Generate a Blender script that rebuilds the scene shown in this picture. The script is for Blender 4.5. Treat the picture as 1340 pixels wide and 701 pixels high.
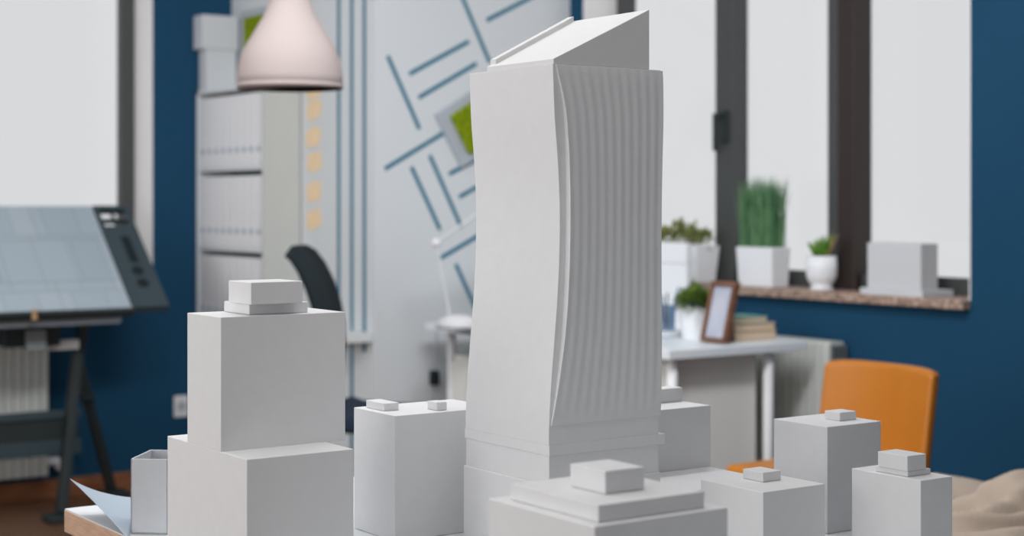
import bpy, bmesh, math, random
from math import sin, cos, pi, radians
from mathutils import Vector, Matrix, noise
for o in list(bpy.data.objects): bpy.data.objects.remove(o)
S = bpy.context.scene
COL = S.collection
random.seed(7)

# ------------------------------------------------------------ camera
F, CXP, HYP, CH = 2121.0, 670.0, 265.0, 1.2      # focal length in pixels, principal column, horizon row, eye height
YAW = math.atan2(0.571, 0.821)
cd = bpy.data.cameras.new('camera'); cam = bpy.data.objects.new('camera', cd); COL.objects.link(cam)
cam.location = (0, 0, CH); cam.rotation_euler = (pi/2, 0, -YAW)
cd.sensor_width = 36; cd.lens = F/1340*36; cd.shift_y = -(350.5-HYP)/1340
cd.clip_start = 0.05; cd.clip_end = 60
cd.dof.use_dof = True; cd.dof.focus_distance = 2.08; cd.dof.aperture_fstop = 4.6
S.camera = cam
CR, CF = cos(YAW), sin(YAW)
# ------------------------------------------------------------ world, lights, exposure
w = bpy.data.worlds.new('overcast'); S.world = w; w.use_nodes = True
bg = w.node_tree.nodes['Background']; bg.inputs[0].default_value = (0.985, 0.99, 1.0, 1); bg.inputs[1].default_value = 0.78
def area(name, loc, rot, sx, sy, power, col):
    l = bpy.data.lights.new(name, 'AREA'); l.shape = 'RECTANGLE'; l.size = sx; l.size_y = sy; l.energy = power; l.color = col
    o = bpy.data.objects.new(name, l); COL.objects.link(o); o.location = loc; o.rotation_euler = rot; return o
area('left_key_light', (-2.3, 2.2, 1.7), (0, radians(-90), 0), 1.9, 4.2, 39, (1.0, 0.98, 0.965))  # added key light from the left, standing in for unseen daylight
area('rear_fill_light', (0.6, -2.4, 1.4), (radians(90), 0, 0), 2.6, 1.8, 11, (0.98, 1.0, 1.0))  # added fill from behind the camera; no window stands here
area('overhead_fill_light', (1.0, 1.5, 2.85), (0, 0, 0), 1.4, 1.0, 15, (1.0, 0.99, 0.98))  # unseen fill added above the table to brighten the model roofs
area('overhead_fill_light', (0.8, 3.9, 2.85), (0, 0, 0), 2.0, 1.6, 20, (0.97, 0.98, 1.0))  # second unseen overhead fill, added to brighten the back of the room
area('back_wall_fill_light', (1.5, 2.5, 2.6), (radians(60), 0, radians(0)), 1.8, .35, 37, (0.95, 0.98, 1.0))  # added light aimed at the partition and far wall, no fixture here
area('bookcase_fill_light', (-1.2, 5.0, 2.5), (0, radians(-68), 0), .4, 1.6, 20, (0.96, 0.98, 1.0))  # added light from the left to lift the bookcase front
area('desk_fill_light', (2.2, 2.5, 2.75), (radians(44), 0, radians(-12)), 1.0, .4, 22, (0.97, 0.98, 1.0))  # added light to lift the desk edge and cabinet, no real lamp
S.view_settings.view_transform = 'Standard'; S.view_settings.look = 'None'
S.view_settings.gamma = 1; S.view_settings.use_curve_mapping = False
S.view_settings.exposure = 0.0

# ------------------------------------------------------------ materials
def lin(c):
    return tuple(((v/255)/12.92 if v/255 <= .04045 else (((v/255)+.055)/1.055)**2.4) for v in c)
def mat(name, rgb, rough=.6, var=0.0, scale=20, bump=0.0, spec=.3, metal=0, rgb2=None, stretch=None, trans=0):
    m = bpy.data.materials.new(name); m.use_nodes = True; nt = m.node_tree; b = nt.nodes['Principled BSDF']
    c = lin(rgb); b.inputs['Roughness'].default_value = rough; b.inputs['Metallic'].default_value = metal
    b.inputs['Specular IOR Level'].default_value = spec
    b.inputs['Base Color'].default_value = (*c, 1)
    tc = nt.nodes.new('ShaderNodeTexCoord'); mp = nt.nodes.new('ShaderNodeMapping'); nz = nt.nodes.new('ShaderNodeTexNoise')
    nz.inputs['Scale'].default_value = scale; nz.inputs['Detail'].default_value = 4
    if stretch: mp.inputs['Scale'].default_value = stretch
    nt.links.new(tc.outputs['Object'], mp.inputs[0]); nt.links.new(mp.outputs[0], nz.inputs['Vector'])
    rp = nt.nodes.new('ShaderNodeValToRGB')
    c2 = lin(rgb2) if rgb2 else tuple(min(1, v*(1-var)) for v in c)
    rp.color_ramp.elements[0].color = (*c2, 1); rp.color_ramp.elements[1].color = (*c, 1)
    rp.color_ramp.elements[0].position = .35; rp.color_ramp.elements[1].position = .65
    nt.links.new(nz.outputs['Fac'], rp.inputs[0]); nt.links.new(rp.outputs[0], b.inputs['Base Color'])
    if bump:
        bp = nt.nodes.new('ShaderNodeBump'); bp.inputs['Strength'].default_value = bump; bp.inputs['Distance'].default_value = .002
        nt.links.new(nz.outputs['Fac'], bp.inputs['Height']); nt.links.new(bp.outputs[0], b.inputs['Normal'])
    if trans: b.inputs['Transmission Weight'].default_value = trans
    return m
M = {}
M['paper'] = mat('white_card', (224, 224, 225), .75, .02, 60, .05, .15)
M['card_box'] = mat('grey_white_card', (202, 205, 209), .75, .02, 60, .05, .15)
M['blue'] = mat('blue_wall_paint', (26, 70, 99), .8, .05, 3, .1, .15)
M['wwall'] = mat('white_wall_paint', (212, 216, 219), .8, .02, 3, .1, .2)
M['ceil'] = mat('ceiling_paint', (225, 225, 225), .9, .02)
M['tape'] = mat('teal_tape', (36, 112, 138), .6, .04)
M['reveal'] = mat('white_reveal_paint', (232, 230, 230), .8, .02)
M['frame'] = mat('charcoal_window_frame', (72, 74, 74), .5, .06)
M['frame2'] = mat('dark_brown_window_frame', (52, 44, 42), .5, .06)
M['granite'] = mat('granite_sill', (196, 170, 152), .4, 0, 90, 0, .4, rgb2=(112, 90, 80))
M['white'] = mat('white_lacquer', (218, 221, 223), .4, .02)
M['whitep'] = mat('white_plastic', (228, 228, 230), .45, .02)
M['cab'] = mat('cream_white_laminate', (232, 231, 226), .5, .02)
M['desk'] = mat('pale_blue_white_desk', (226, 232, 237), .35, .02)
M['sidep'] = mat('pale_grey_side', (192, 194, 191), .5, .02)  # near bookcase side, greyer than its other panels
M['gap_shade'] = mat('dark_green_gap_shade', (40, 84, 74), .7, .1)  # bookcase back coloured dark to stand in for shadow above the files
M['dot'] = mat('slate_blue_hole', (140, 158, 178), .7, .05)
M['note'] = mat('cream_orange_paper', (240, 214, 178), .8, .05)
M['moss'] = mat('preserved_moss', (148, 160, 24), .95, 0, 60, 1, .1, rgb2=(84, 112, 14))
M['lframe'] = mat('light_grey_frame', (176, 182, 190), .6, .03)
M['metal'] = mat('light_grey_metal', (150, 158, 168), .35, .05, metal=.6)
M['dark'] = mat('dark_grey_metal', (44, 52, 54), .5, .1)
M['tray'] = mat('charcoal_plastic', (58, 72, 78), .45, .06)
M['black'] = mat('black_fabric', (22, 34, 38), .8, .1)
M['navy'] = mat('navy_fabric', (30, 42, 62), .8, .1)
M['orange'] = mat('orange_leather', (184, 112, 26), .38, .05, 12, 0, .5)
M['orange2'] = mat('orange_leather_edge', (205, 122, 20), .45, .05, 12, 0, .4)
M['rad'] = mat('radiator_enamel', (205, 208, 204), .4, .02)
M['grille'] = mat('grey_grille', (130, 136, 138), .5, .04)
M['pot'] = mat('white_ceramic', (232, 234, 238), .35, .01)
M['leaf'] = mat('leaf_green', (120, 148, 66), .6, 0, 14, rgb2=(78, 104, 46))
M['olive'] = mat('olive_leaf', (160, 160, 92), .6, 0, 14, rgb2=(104, 120, 66))
M['grass'] = mat('grass_blade', (112, 152, 108), .6, 0, 30, rgb2=(66, 112, 76), stretch=(1, 1, .3))
M['lime'] = mat('lime_leaf', (122, 160, 66), .55, 0, 30, rgb2=(70, 118, 44))
M['tan'] = mat('reddish_leaf', (150, 130, 90), .6, .1)
M['soil'] = mat('soil', (60, 48, 38), .9, .3)
M['wood'] = mat('brown_wood', (124, 88, 68), .5, 0, 8, rgb2=(98, 66, 50), stretch=(1, 1, 8))
M['base'] = mat('orange_brown_skirting', (150, 98, 66), .5, 0, 8, rgb2=(126, 78, 52), stretch=(1, 6, 6))
M['edge'] = mat('beech_edge', (206, 172, 146), .5, 0, 30, rgb2=(188, 154, 130), stretch=(1, 1, 12))
M['photo'] = mat('pale_photo_print', (196, 198, 208), .3, 0, 9, rgb2=(160, 166, 184))
M['pages'] = mat('book_pages', (220, 198, 172), .8, .06, 30, stretch=(1, 1, 30))
M['pages2'] = mat('tan_cover', (206, 180, 152), .7, .06)
M['teal'] = mat('teal_cover', (96, 156, 150), .6, .05)
M['bluepen'] = mat('blue_plastic', (60, 96, 170), .4, .02)
M['greypen'] = mat('grey_plastic', (90, 100, 116), .4, .02)
M['sheet'] = mat('pale_blue_paper', (166, 178, 190), .8, .02)
M['bluepad'] = mat('blue_grey_paper', (150, 176, 196), .8, .02)
M['cream'] = mat('cream_cloth', (176, 161, 147), .9, .05, 40, .3, .1)
M['clip'] = mat('tan_clip', (176, 140, 104), .6, .05)
def glass_mat(name, tint, gloss):
    m = bpy.data.materials.new(name); m.use_nodes = True; nt = m.node_tree; nt.nodes.remove(nt.nodes['Principled BSDF'])
    t = nt.nodes.new('ShaderNodeBsdfTransparent'); t.inputs[0].default_value = (*tint, 1)
    g = nt.nodes.new('ShaderNodeBsdfGlossy'); g.inputs['Roughness'].default_value = .1
    x = nt.nodes.new('ShaderNodeMixShader'); x.inputs[0].default_value = gloss
    nt.links.new(t.outputs[0], x.inputs[1]); nt.links.new(g.outputs[0], x.inputs[2]); nt.links.new(x.outputs[0], nt.nodes['Material Output'].inputs[0]); return m
M['glass'] = glass_mat('window_glass', (.97, .975, .98), .03)
M['cup'] = glass_mat('cup_glass', (.72, .80, .86), .10)
# opal lamp shade: translucent glass
def opal():
    m = bpy.data.materials.new('opal_glass'); m.use_nodes = True; nt = m.node_tree; b = nt.nodes['Principled BSDF']
    b.inputs['Base Color'].default_value = (*lin((194, 182, 179)), 1); b.inputs['Roughness'].default_value = .75; b.inputs['Specular IOR Level'].default_value = .15
    tr = nt.nodes.new('ShaderNodeBsdfTranslucent'); tr.inputs[0].default_value = (*lin((205, 188, 183)), 1)
    x = nt.nodes.new('ShaderNodeMixShader'); x.inputs[0].default_value = .4
    nt.links.new(b.outputs[0], x.inputs[1]); nt.links.new(tr.outputs[0], x.inputs[2]); nt.links.new(x.outputs[0], nt.nodes['Material Output'].inputs[0]); return m
M['opal'] = opal()
def wood_floor():
    m = bpy.data.materials.new('brown_plank_floor'); m.use_nodes = True; nt = m.node_tree; b = nt.nodes['Principled BSDF']
    tc = nt.nodes.new('ShaderNodeTexCoord'); br = nt.nodes.new('ShaderNodeTexBrick'); nz = nt.nodes.new('ShaderNodeTexNoise')
    mp = nt.nodes.new('ShaderNodeMapping'); mp.inputs['Scale'].default_value = (1, 12, 1)
    br.inputs['Color1'].default_value = (*lin((128, 92, 66)), 1); br.inputs['Color2'].default_value = (*lin((112, 80, 58)), 1)
    br.inputs['Mortar'].default_value = (*lin((80, 56, 40)), 1); br.inputs['Scale'].default_value = 1
    br.inputs['Brick Width'].default_value = 1.2; br.inputs['Row Height'].default_value = .14; br.inputs['Mortar Size'].default_value = .003
    nt.links.new(tc.outputs['Object'], br.inputs[0]); nt.links.new(tc.outputs['Object'], mp.inputs[0]); nt.links.new(mp.outputs[0], nz.inputs[0]); nz.inputs['Scale'].default_value = 3
    mx = nt.nodes.new('ShaderNodeMixRGB'); mx.blend_type = 'MULTIPLY'; mx.inputs[0].default_value = .4
    nt.links.new(br.outputs[0], mx.inputs[1]); nt.links.new(nz.outputs[0], mx.inputs[2]); nt.links.new(mx.outputs[0], b.inputs['Base Color'])
    b.inputs['Roughness'].default_value = .4; return m
M['floor'] = wood_floor()
def blueprint():
    m = bpy.data.materials.new('blueprint_paper'); m.use_nodes = True; nt = m.node_tree; b = nt.nodes['Principled BSDF']
    tc = nt.nodes.new('ShaderNodeTexCoord'); prev = None
    for k, (bw, rh, off, c1, c2, mo) in enumerate(((.31, .17, .37, (172, 183, 191), (160, 172, 181), .004), (.13, .23, .61, (255, 255, 255), (243, 245, 246), .003))):
        br = nt.nodes.new('ShaderNodeTexBrick'); mp = nt.nodes.new('ShaderNodeMapping'); mp.inputs['Location'].default_value = (.11*k, .07*k, 0); mp.inputs['Rotation'].default_value = (0, 0, 0)
        br.inputs['Color1'].default_value = (*lin(c1), 1); br.inputs['Color2'].default_value = (*lin(c2), 1)
        br.inputs['Mortar'].default_value = (*[v*.80 for v in lin(c1)], 1); br.inputs['Scale'].default_value = 1; br.offset = off
        br.inputs['Brick Width'].default_value = bw; br.inputs['Row Height'].default_value = rh; br.inputs['Mortar Size'].default_value = mo
        nt.links.new(tc.outputs['Object'], mp.inputs[0]); nt.links.new(mp.outputs[0], br.inputs[0])
        if prev is None: prev = br.outputs[0]
        else:
            mx = nt.nodes.new('ShaderNodeMixRGB'); mx.blend_type = 'MULTIPLY'; mx.inputs[0].default_value = 1
            nt.links.new(prev, mx.inputs[1]); nt.links.new(br.outputs[0], mx.inputs[2]); prev = mx.outputs[0]
    nt.links.new(prev, b.inputs['Base Color']); b.inputs['Roughness'].default_value = .7
    b.inputs['Specular IOR Level'].default_value = .1; return m
M['plan'] = blueprint()

# ------------------------------------------------------------ helpers
def link(name, bm, m, parent=None, smooth=False, bevel=0, seg=2):
    """bm is in world coordinates; becomes ONE mesh object, child of parent if given."""
    if parent is not None:
        off = Vector(parent.location)
        p = parent.parent
        while p is not None: off += Vector(p.location); p = p.parent
        bmesh.ops.translate(bm, verts=bm.verts, vec=-off)
    bmesh.ops.recalc_face_normals(bm, faces=bm.faces)
    me = bpy.data.meshes.new(name); bm.to_mesh(me); bm.free(); me.materials.append(M[m])
    o = bpy.data.objects.new(name, me); COL.objects.link(o)
    if parent is not None: o.parent = parent
    if smooth:
        for f in me.polygons: f.use_smooth = True
    if bevel:
        b = o.modifiers.new('bevel', 'BEVEL'); b.width = bevel; b.segments = seg; b.limit_method = 'ANGLE'; b.angle_limit = radians(40)
    return o
def tag(o, label, cat, group=None):
    o['label'] = label; o['category'] = cat
    if group: o['group'] = group
    return o
def thing(name, label, cat, loc, group=None):
    o = bpy.data.objects.new(name, None); COL.objects.link(o); o.location = loc; o.empty_display_size = .1
    return tag(o, label, cat, group)
def struct(name, bm, m, **k):
    o = link(name, bm, m, **k); o['kind'] = 'structure'; return o
def B(x0, x1, y0, y1, z0, z1, bm=None, top=None):
    bm = bm or bmesh.new(); x0, x1 = sorted((x0, x1)); y0, y1 = sorted((y0, y1)); z0, z1 = sorted((z0, z1))
    t = top or (0, 0)
    vs = [bm.verts.new(p) for p in ((x0, y0, z0), (x1, y0, z0), (x1, y1, z0), (x0, y1, z0),
          (x0-t[0], y0-t[1], z1), (x1+t[0], y0-t[1], z1), (x1+t[0], y1+t[1], z1), (x0-t[0], y1+t[1], z1))]
    for f in ((3, 2, 1, 0), (4, 5, 6, 7), (0, 1, 5, 4), (1, 2, 6, 5), (2, 3, 7, 6), (3, 0, 4, 7)): bm.faces.new([vs[i] for i in f])
    return bm
def prism(pts, axis, a, c, bm=None):
    """polygon pts in the two other axes extruded from a to c along axis"""
    bm = bm or bmesh.new()
    def P(p, t):
        if axis == 'x': return (t, p[0], p[1])
        if axis == 'y': return (p[0], t, p[1])
        return (p[0], p[1], t)
    lo = [bm.verts.new(P(p, a)) for p in pts]; hi = [bm.verts.new(P(p, c)) for p in pts]
    bm.faces.new(lo[::-1]); bm.faces.new(hi); n = len(pts)
    for i in range(n): bm.faces.new((lo[i], lo[(i+1) % n], hi[(i+1) % n], hi[i]))
    return bm
def lathe(prof, c, n=32, bm=None):
    bm = bm or bmesh.new(); rings = []
    for r, z in prof:
        rings.append([bm.verts.new((c[0]+r*cos(2*pi*i/n), c[1]+r*sin(2*pi*i/n), c[2]+z)) for i in range(n)])
    for a, b in zip(rings, rings[1:]):
        for i in range(n): bm.faces.new((a[i], a[(i+1) % n], b[(i+1) % n], b[i]))
    for rg in (rings[0], rings[-1]):
        try: bm.faces.new(rg)
        except Exception: pass
    return bm
def tube(pts, r, n=10, bm=None, closed=False):
    bm = bm or bmesh.new(); pts = [Vector(p) for p in pts]; rings = []
    rs = r if isinstance(r, (list, tuple)) else [r]*len(pts)
    for i, p in enumerate(pts):
        d = (pts[min(i+1, len(pts)-1)]-pts[max(i-1, 0)]).normalized()
        u = d.cross(Vector((0, 0, 1))); u = u.normalized() if u.length > .05 else d.cross(Vector((1, 0, 0))).normalized()
        v = d.cross(u)
        rings.append([bm.verts.new(p+(u*cos(2*pi*k/n)+v*sin(2*pi*k/n))*rs[i]) for k in range(n)])
    for a, b in zip(rings, rings[1:]):
        for k in range(n): bm.faces.new((a[k], a[(k+1) % n], b[(k+1) % n], b[k]))
    bm.faces.new(rings[0]); bm.faces.new(rings[-1]); return bm
def bar(p, q, wx, wy, bm=None):
    """rectangular bar from p to q"""
    bm = bm or bmesh.new(); p, q = Vector(p), Vector(q); d = (q-p).normalized()
    u = d.cross(Vector((0, 1, 0))); u = u.normalized() if u.length > .05 else Vector((1, 0, 0)); v = d.cross(u)
    vs = [bm.verts.new(a+u*sx*wx/2+v*sy*wy/2) for a in (p, q) for sx, sy in ((-1, -1), (1, -1), (1, 1), (-1, 1))]
    for f in ((3, 2, 1, 0), (4, 5, 6, 7), (0, 1, 5, 4), (1, 2, 6, 5), (2, 3, 7, 6), (3, 0, 4, 7)): bm.faces.new([vs[i] for i in f])
    return bm
def rotz(bm, c, a):
    bmesh.ops.rotate(bm, verts=bm.verts, cent=c, matrix=Matrix.Rotation(a, 3, 'Z')); return bm
# measured rays: where the sight line through photo column px meets a plane; returns (x, y, depth)
def atX(px, X):
    d = px-CXP; Z = X*F/(CR*d+CF*F); r = d/F*Z; return X, -CF*r+CR*Z, Z
def atY(px, Y):
    d = px-CXP; Z = Y*F/(-CF*d+CR*F); r = d/F*Z; return CR*r+CF*Z, Y, Z
def zat(py, Z): return CH-(py-HYP)*Z/F
def at(px, Z):
    r = (px-CXP)/F*Z; return CR*r+CF*Z, -CF*r+CR*Z

# ------------------------------------------------------------ room
XR, YL, XB, YB, HC = 3.93, 6.475, 3.02, 5.24, 2.9
struct('floor', B(-2.6, 4.3, -2.6, 6.75, -.1, 0), 'floor')
struct('ceiling', B(-2.6, 4.3, -2.6, 6.75, HC, HC+.1), 'ceil')
WZ0, WZ1 = .905, 2.55
struct('wall_rear', B(-2.6, 4.3, -2.7, -2.6, 0, HC), 'blue')
# far-left wall (plane Y=YL) with its window
wx1 = atY(200, YL)[0]; wx0 = wx1-1.75; LZ0 = .88
bm = B(-2.6, wx0, YL, YL+.22, 0, HC); B(wx1, XB, YL, YL+.22, 0, HC, bm); B(wx0, wx1, YL, YL+.22, 0, LZ0, bm); B(wx0, wx1, YL, YL+.22, WZ1, HC, bm)
wl = struct('wall_left', bm, 'blue')
# white plaster lining inside the recess
bm = B(wx1-.006, wx1, YL+.001, YL+.2, LZ0, WZ1); B(wx0, wx0+.006, YL+.001, YL+.2, LZ0, WZ1, bm); B(wx0, wx1, YL+.001, YL+.2, WZ1-.006, WZ1, bm)
struct('trim_1', bm, 'reveal')
struct('trim_2', B(wx0, wx1, YL-.03, YL+.2, LZ0-.001, LZ0+.02), 'granite', bevel=.004)
fy = YL+.185
w1 = bpy.data.objects.new('window_1', None); COL.objects.link(w1); w1.location = (wx1, fy, LZ0); w1['kind'] = 'structure'
fw = .062
bm = B(wx1-.006-fw, wx1-.006, fy, fy+.05, LZ0+.02, WZ1-.006); B(wx0+.006, wx0+.006+fw, fy, fy+.05, LZ0+.02, WZ1-.006, bm)
B(wx0+.006, wx1-.006, fy, fy+.05, LZ0+.02, LZ0+.08, bm); B(wx0+.006, wx1-.006, fy, fy+.05, WZ1-.066, WZ1-.006, bm)
B((wx0+wx1)/2-.25, (wx0+wx1)/2-.17, fy, fy+.05, LZ0+.02, WZ1-.006, bm)
link('window_frame', bm, 'frame', w1, bevel=.003)
link('window_pane', B(wx0+.01, wx1-.01, fy+.02, fy+.026, LZ0+.03, WZ1-.01), 'glass', w1)
struct('baseboard_left', B(-2.6, XB, YL-.016, YL, 0, .078), 'base', bevel=.003)

# right wall (plane X=XR) with its window
wy0, wy1 = atX(1270, XR)[1], atX(763, XR)[1]
bm = B(XR, XR+.22, -2.6, wy0, 0, HC); B(XR, XR+.22, wy1, YB+.3, 0, HC, bm); B(XR, XR+.22, wy0, wy1, 0, WZ0-.001, bm); B(XR, XR+.22, wy0, wy1, WZ1, HC, bm)
struct('wall_right', bm, 'blue')
bm = B(XR+.001, XR+.2, wy1-.006, wy1, WZ0, WZ1); B(XR+.001, XR+.2, wy0, wy0+.006, WZ0, WZ1, bm); B(XR+.001, XR+.2, wy0, wy1, WZ1-.006, WZ1, bm)
struct('trim_3', bm, 'reveal')
struct('trim_4', B(XR-.035, XR+.2, wy0+.0, wy1, WZ0-.028, WZ0), 'granite', bevel=.003)
struct('baseboard_right', B(XR-.016, XR, -2.6, YB, 0, .078), 'base', bevel=.003)
fx = XR+.165
w2 = bpy.data.objects.new('window_2', None); COL.objects.link(w2); w2.location = (fx, wy0, WZ0); w2['kind'] = 'structure'
Z0, Z1 = WZ0, WZ1-.006
def fY(px): return atX(px, fx)[1]
bm = B(fx, fx+.05, wy0+.006, wy1-.006, Z0, Z0+.055); B(fx, fx+.05, wy0+.006, wy1-.006, Z1-.06, Z1, bm)
B(fx, fx+.05, fY(820), wy1-.006, Z0, Z1, bm); B(fx, fx+.05, wy0+.006, fY(1271), Z0, Z1, bm)
link('window_frame', bm, 'frame', w2, bevel=.003)
bm = B(fx-.02, fx+.05, fY(966), fY(941), Z0, Z1)
mu = link('mullion', bm, 'frame', w2, bevel=.004)
hx, hy = fx-.02, fY(955); hz = zat(175, 5.9)
bm = B(hx-.014, hx, hy-.016, hy+.016, hz-.03, hz+.09); B(hx-.05, hx-.014, hy-.009, hy+.009, hz+.06, hz+.08, bm); B(hx-.05, hx-.034, hy+.0, hy+.02, hz-.06, hz+.08, bm)
link('window_handle', bm, 'dark', mu, bevel=.004)
link('mullion', B(fx-.02, fx+.05, fY(1105), fY(1088), Z0, Z1), 'frame', w2, bevel=.004)
bm = B(fx-.035, fx+.05, fY(1128), fY(1104.6), Z0, Z1)
link('mullion', bm, 'frame2', w2, bevel=.006)
link('window_pane', B(fx+.022, fx+.028, wy0+.01, wy1-.01, Z0+.01, Z1-.01), 'glass', w2)

# white partition block in the corner
struct('wall_partition', B(XB, XR, YB, YL+.22, 0, HC), 'wwall')
wp = bpy.data.objects['wall_partition']
struct('baseboard_partition', B(XB+.01, XR-.02, YB-.012, YB, 0, .078), 'white', bevel=.003)

# tape stripes on the diagonal-pattern face (plane Y=YB)
def strip(p, q, w=.0165):
    (x1, _, Z1_), (x2, _, Z2_) = atY(p[0], YB), atY(q[0], YB)
    a = Vector((x1, zat(p[1], Z1_))); b = Vector((x2, zat(q[1], Z2_))); d = (b-a).normalized(); n = Vector((-d.y, d.x))*w/2
    a -= d*.006; b += d*.006
    link('tape_stripe', prism([a+n, a-n, b-n, b+n], 'y', YB-.0015, YB-.0002), 'tape', wp)
for p, q in (((508, 75), (548, 167)), ((537, 96), (612, 55)), ((549, 127), (622, 84)), ((597, -22), (640, 80)), ((638, 26), (700, -6)),
             ((505, 220), (582, 173)), ((539, 220), (575, 299)), ((563, 205), (603, 296)), ((589, 227), (640, 199)), ((602, 257), (655, 227)),
             ((574, 339), (640, 300)), ((597, 347), (625, 410)), ((660, 130), (700, 225)), ((700, 90), (740, 68)), ((650, 330), (690, 420)), ((690, 290), (735, 262))):
    strip(p, q)
for px, b0 in ((443.5, .64), (460.5, .12), (477, .64)):
    _, y, _ = atX(px, XB)
    link('tape_stripe', B(XB-.0015, XB-.0002, y-.011, y+.011, b0, HC-.02), 'tape', wp)

# ------------------------------------------------------------ model table
TZ = .75; TX0, TY1, TX1, TY0 = .821, 2.335, 1.735, .55
tb = thing('work_table', 'white-topped wooden work table holding the white city model', 'table', (1.28, 1.45, 0))
link('tabletop', B(TX0, TX1, TY0, TY1, TZ-.034, TZ-.002), 'edge', tb, bevel=.001)
link('white_top_surface', B(TX0+.001, TX1-.001, TY0+.001, TY1-.001, TZ-.002, TZ), 'white', tb)
for x in (TX0+.16, TX1-.1):
    for y in (TY0+.1, TY1-.3): link('leg', B(x-.025, x+.025, y-.025, y+.025, 0, TZ-.034), 'edge', tb, bevel=.002)
link('apron', B(TX0+.18, TX1-.12, TY0+.09, TY0+.11, TZ-.1, TZ-.034), 'edge', tb)

# ------------------------------------------------------------ model buildings
def base_of(xc, xl, xr, Z):
    """near corner seen at column xc and depth Z; the left face runs to column xl, the right face to column xr"""
    x, y = at(xc, Z); return x, y, atY(xr, y)[0], atX(xl, x)[1]
def zt(py, Z): return zat(py, Z)
BV = .0009
def building(label, xc, xl, xr, yt, Z, group=None):
    x0, y0, x1, y1 = base_of(xc, xl, xr, Z); t = thing('model_building', label, 'scale model', ((x0+x1)/2, (y0+y1)/2, TZ), None)
    z1 = zt(yt, Z); link('body', B(x0, x1, y0, y1, TZ+.0003, z1), 'paper', t, bevel=BV)
    return t, z1
def roofbox(t, xc, xl, xr, yb, h, zb, flare=0, name='roof_block'):
    """block whose near bottom corner is seen at (xc, yb), standing on height zb"""
    Z = (CH-zb)*F/(yb-HYP); x0, y0, x1, y1 = base_of(xc, xl, xr, Z)
    link(name, B(x0, x1, y0, y1, zb+.0002, zb+h), 'paper', t, bevel=BV); return Z

# tall stepped block on the left
x0, y0 = at(323, 1.9); Zl = 1.9
t = thing('model_building', 'tall stepped white model block left of centre, with a two-tier cap', 'scale model', (x0+.07, y0+.1, TZ))
zl = zt(601, 1.9); ylf = atX(219, x0)[1]; xlr = atY(463, y0)[0]
link('lower_block', B(x0, xlr, y0, ylf, TZ+.0003, zl), 'paper', t, bevel=BV)
_, yu, Zu = atX(289, x0); yu2 = atX(245, x0)[1]; xur = atY(452, yu)[0]; zu = zt(415, Zu)
link('upper_block', B(x0, xur, yu, yu2, zl-.0005, zu), 'paper', t, bevel=BV)
roofbox(t, 326, 293, 403, 412, .0135, zu)
roofbox(t, 328.5, 299, 396, 398+1, .0275, zu+.0135)

# narrow building between the left tower and the centre tower
t, z = building('narrow white model block left of the skyscraper, with two small roof blocks', 517, 463, 650, 544, 2.15)
roofbox(t, 503, 479, 522, 538, .0105, z); roofbox(t, 571.5, 559, 585, 537.5, .0115, z)

# open box
bx, by = at(171, 2.2); d6 = -radians(6.2)-0
t = thing('open_card_box', 'small open-topped white card box at the table corner, left of the stepped model tower', 'box', (bx+.03, by+.02, TZ))
zb = zt(600, 2.2); fwv = Vector((CF, CR)).normalized(); a = math.atan2(230, 2121); c_, s_ = cos(-a), sin(-a)
dv = Vector((fwv.x*c_-fwv.y*s_, fwv.x*s_+fwv.y*c_)); rv = Vector((dv.y, -dv.x))
def wallq(p, q, th, name, z0=TZ+.0004, z1=zb):
    p, q = Vector(p), Vector(q); d = (q-p).normalized(); n = Vector((-d.y, d.x))*th
    link(name, prism([p, q, q+n, p+n], 'z', z0, z1), 'card_box', t, bevel=.0004)
P0 = Vector((bx, by)); P1 = P0+rv*.052; P3 = P0+dv*.082; P2 = P1+dv*.082
wallq(P0, P1, .0022, 'side_panel'); wallq(P1, P2, .0022, 'side_panel'); wallq(P2, P3, .0022, 'side_panel'); wallq(P3, P0, .0022, 'side_panel')
link('bottom_panel', prism([P0, P1, P2, P3], 'z', TZ+.0003, TZ+.003), 'card_box', t)

# curled sheet on the table corner
def sheet_bm():
    bm = bmesh.new(); NU, NV = 24, 16; g = []
    A = Vector((*at(92, 2.34), zat(626, 2.34)))            # raised tip
    Bp = Vector((*at(178, 2.36), TZ+.028)); Cp = Vector((*at(168, 2.16), TZ+.0015)); D = Vector((*at(240, 2.2), TZ+.0012))
    E = Vector((*at(240, 2.36), TZ+.02))
    for i in range(NU+1):
        u = i/NU; row = []
        for j in range(NV+1):
            v = j/NV
            top = A*(1-u)**2+2*u*(1-u)*Vector((*at(128, 2.35), zat(648, 2.35)+.0))+u*u*Vector((*at(180, 2.36), zat(651, 2.36)))
            bot = A*(1-u)**2+2*u*(1-u)*Vector((*at(136, 2.25), zat(667, 2.25)))+u*u*Cp
            p = top.lerp(bot, v); p.z = max(p.z, TZ+.0012); row.append(bm.verts.new(p))
        g.append(row)
    for i in range(NU):
        for j in range(NV): bm.faces.new((g[i][j], g[i+1][j], g[i+1][j+1], g[i][j+1]))
    bmesh.ops.remove_doubles(bm, verts=bm.verts, dist=1e-5)
    return bm
o = link('paper_sheet', sheet_bm(), 'sheet', smooth=True)
sm = o.modifiers.new('s', 'SOLIDIFY'); sm.thickness = .0006
tag(o, 'pale blue paper sheet curling up off the table corner beside the open box', 'paper')

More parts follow.
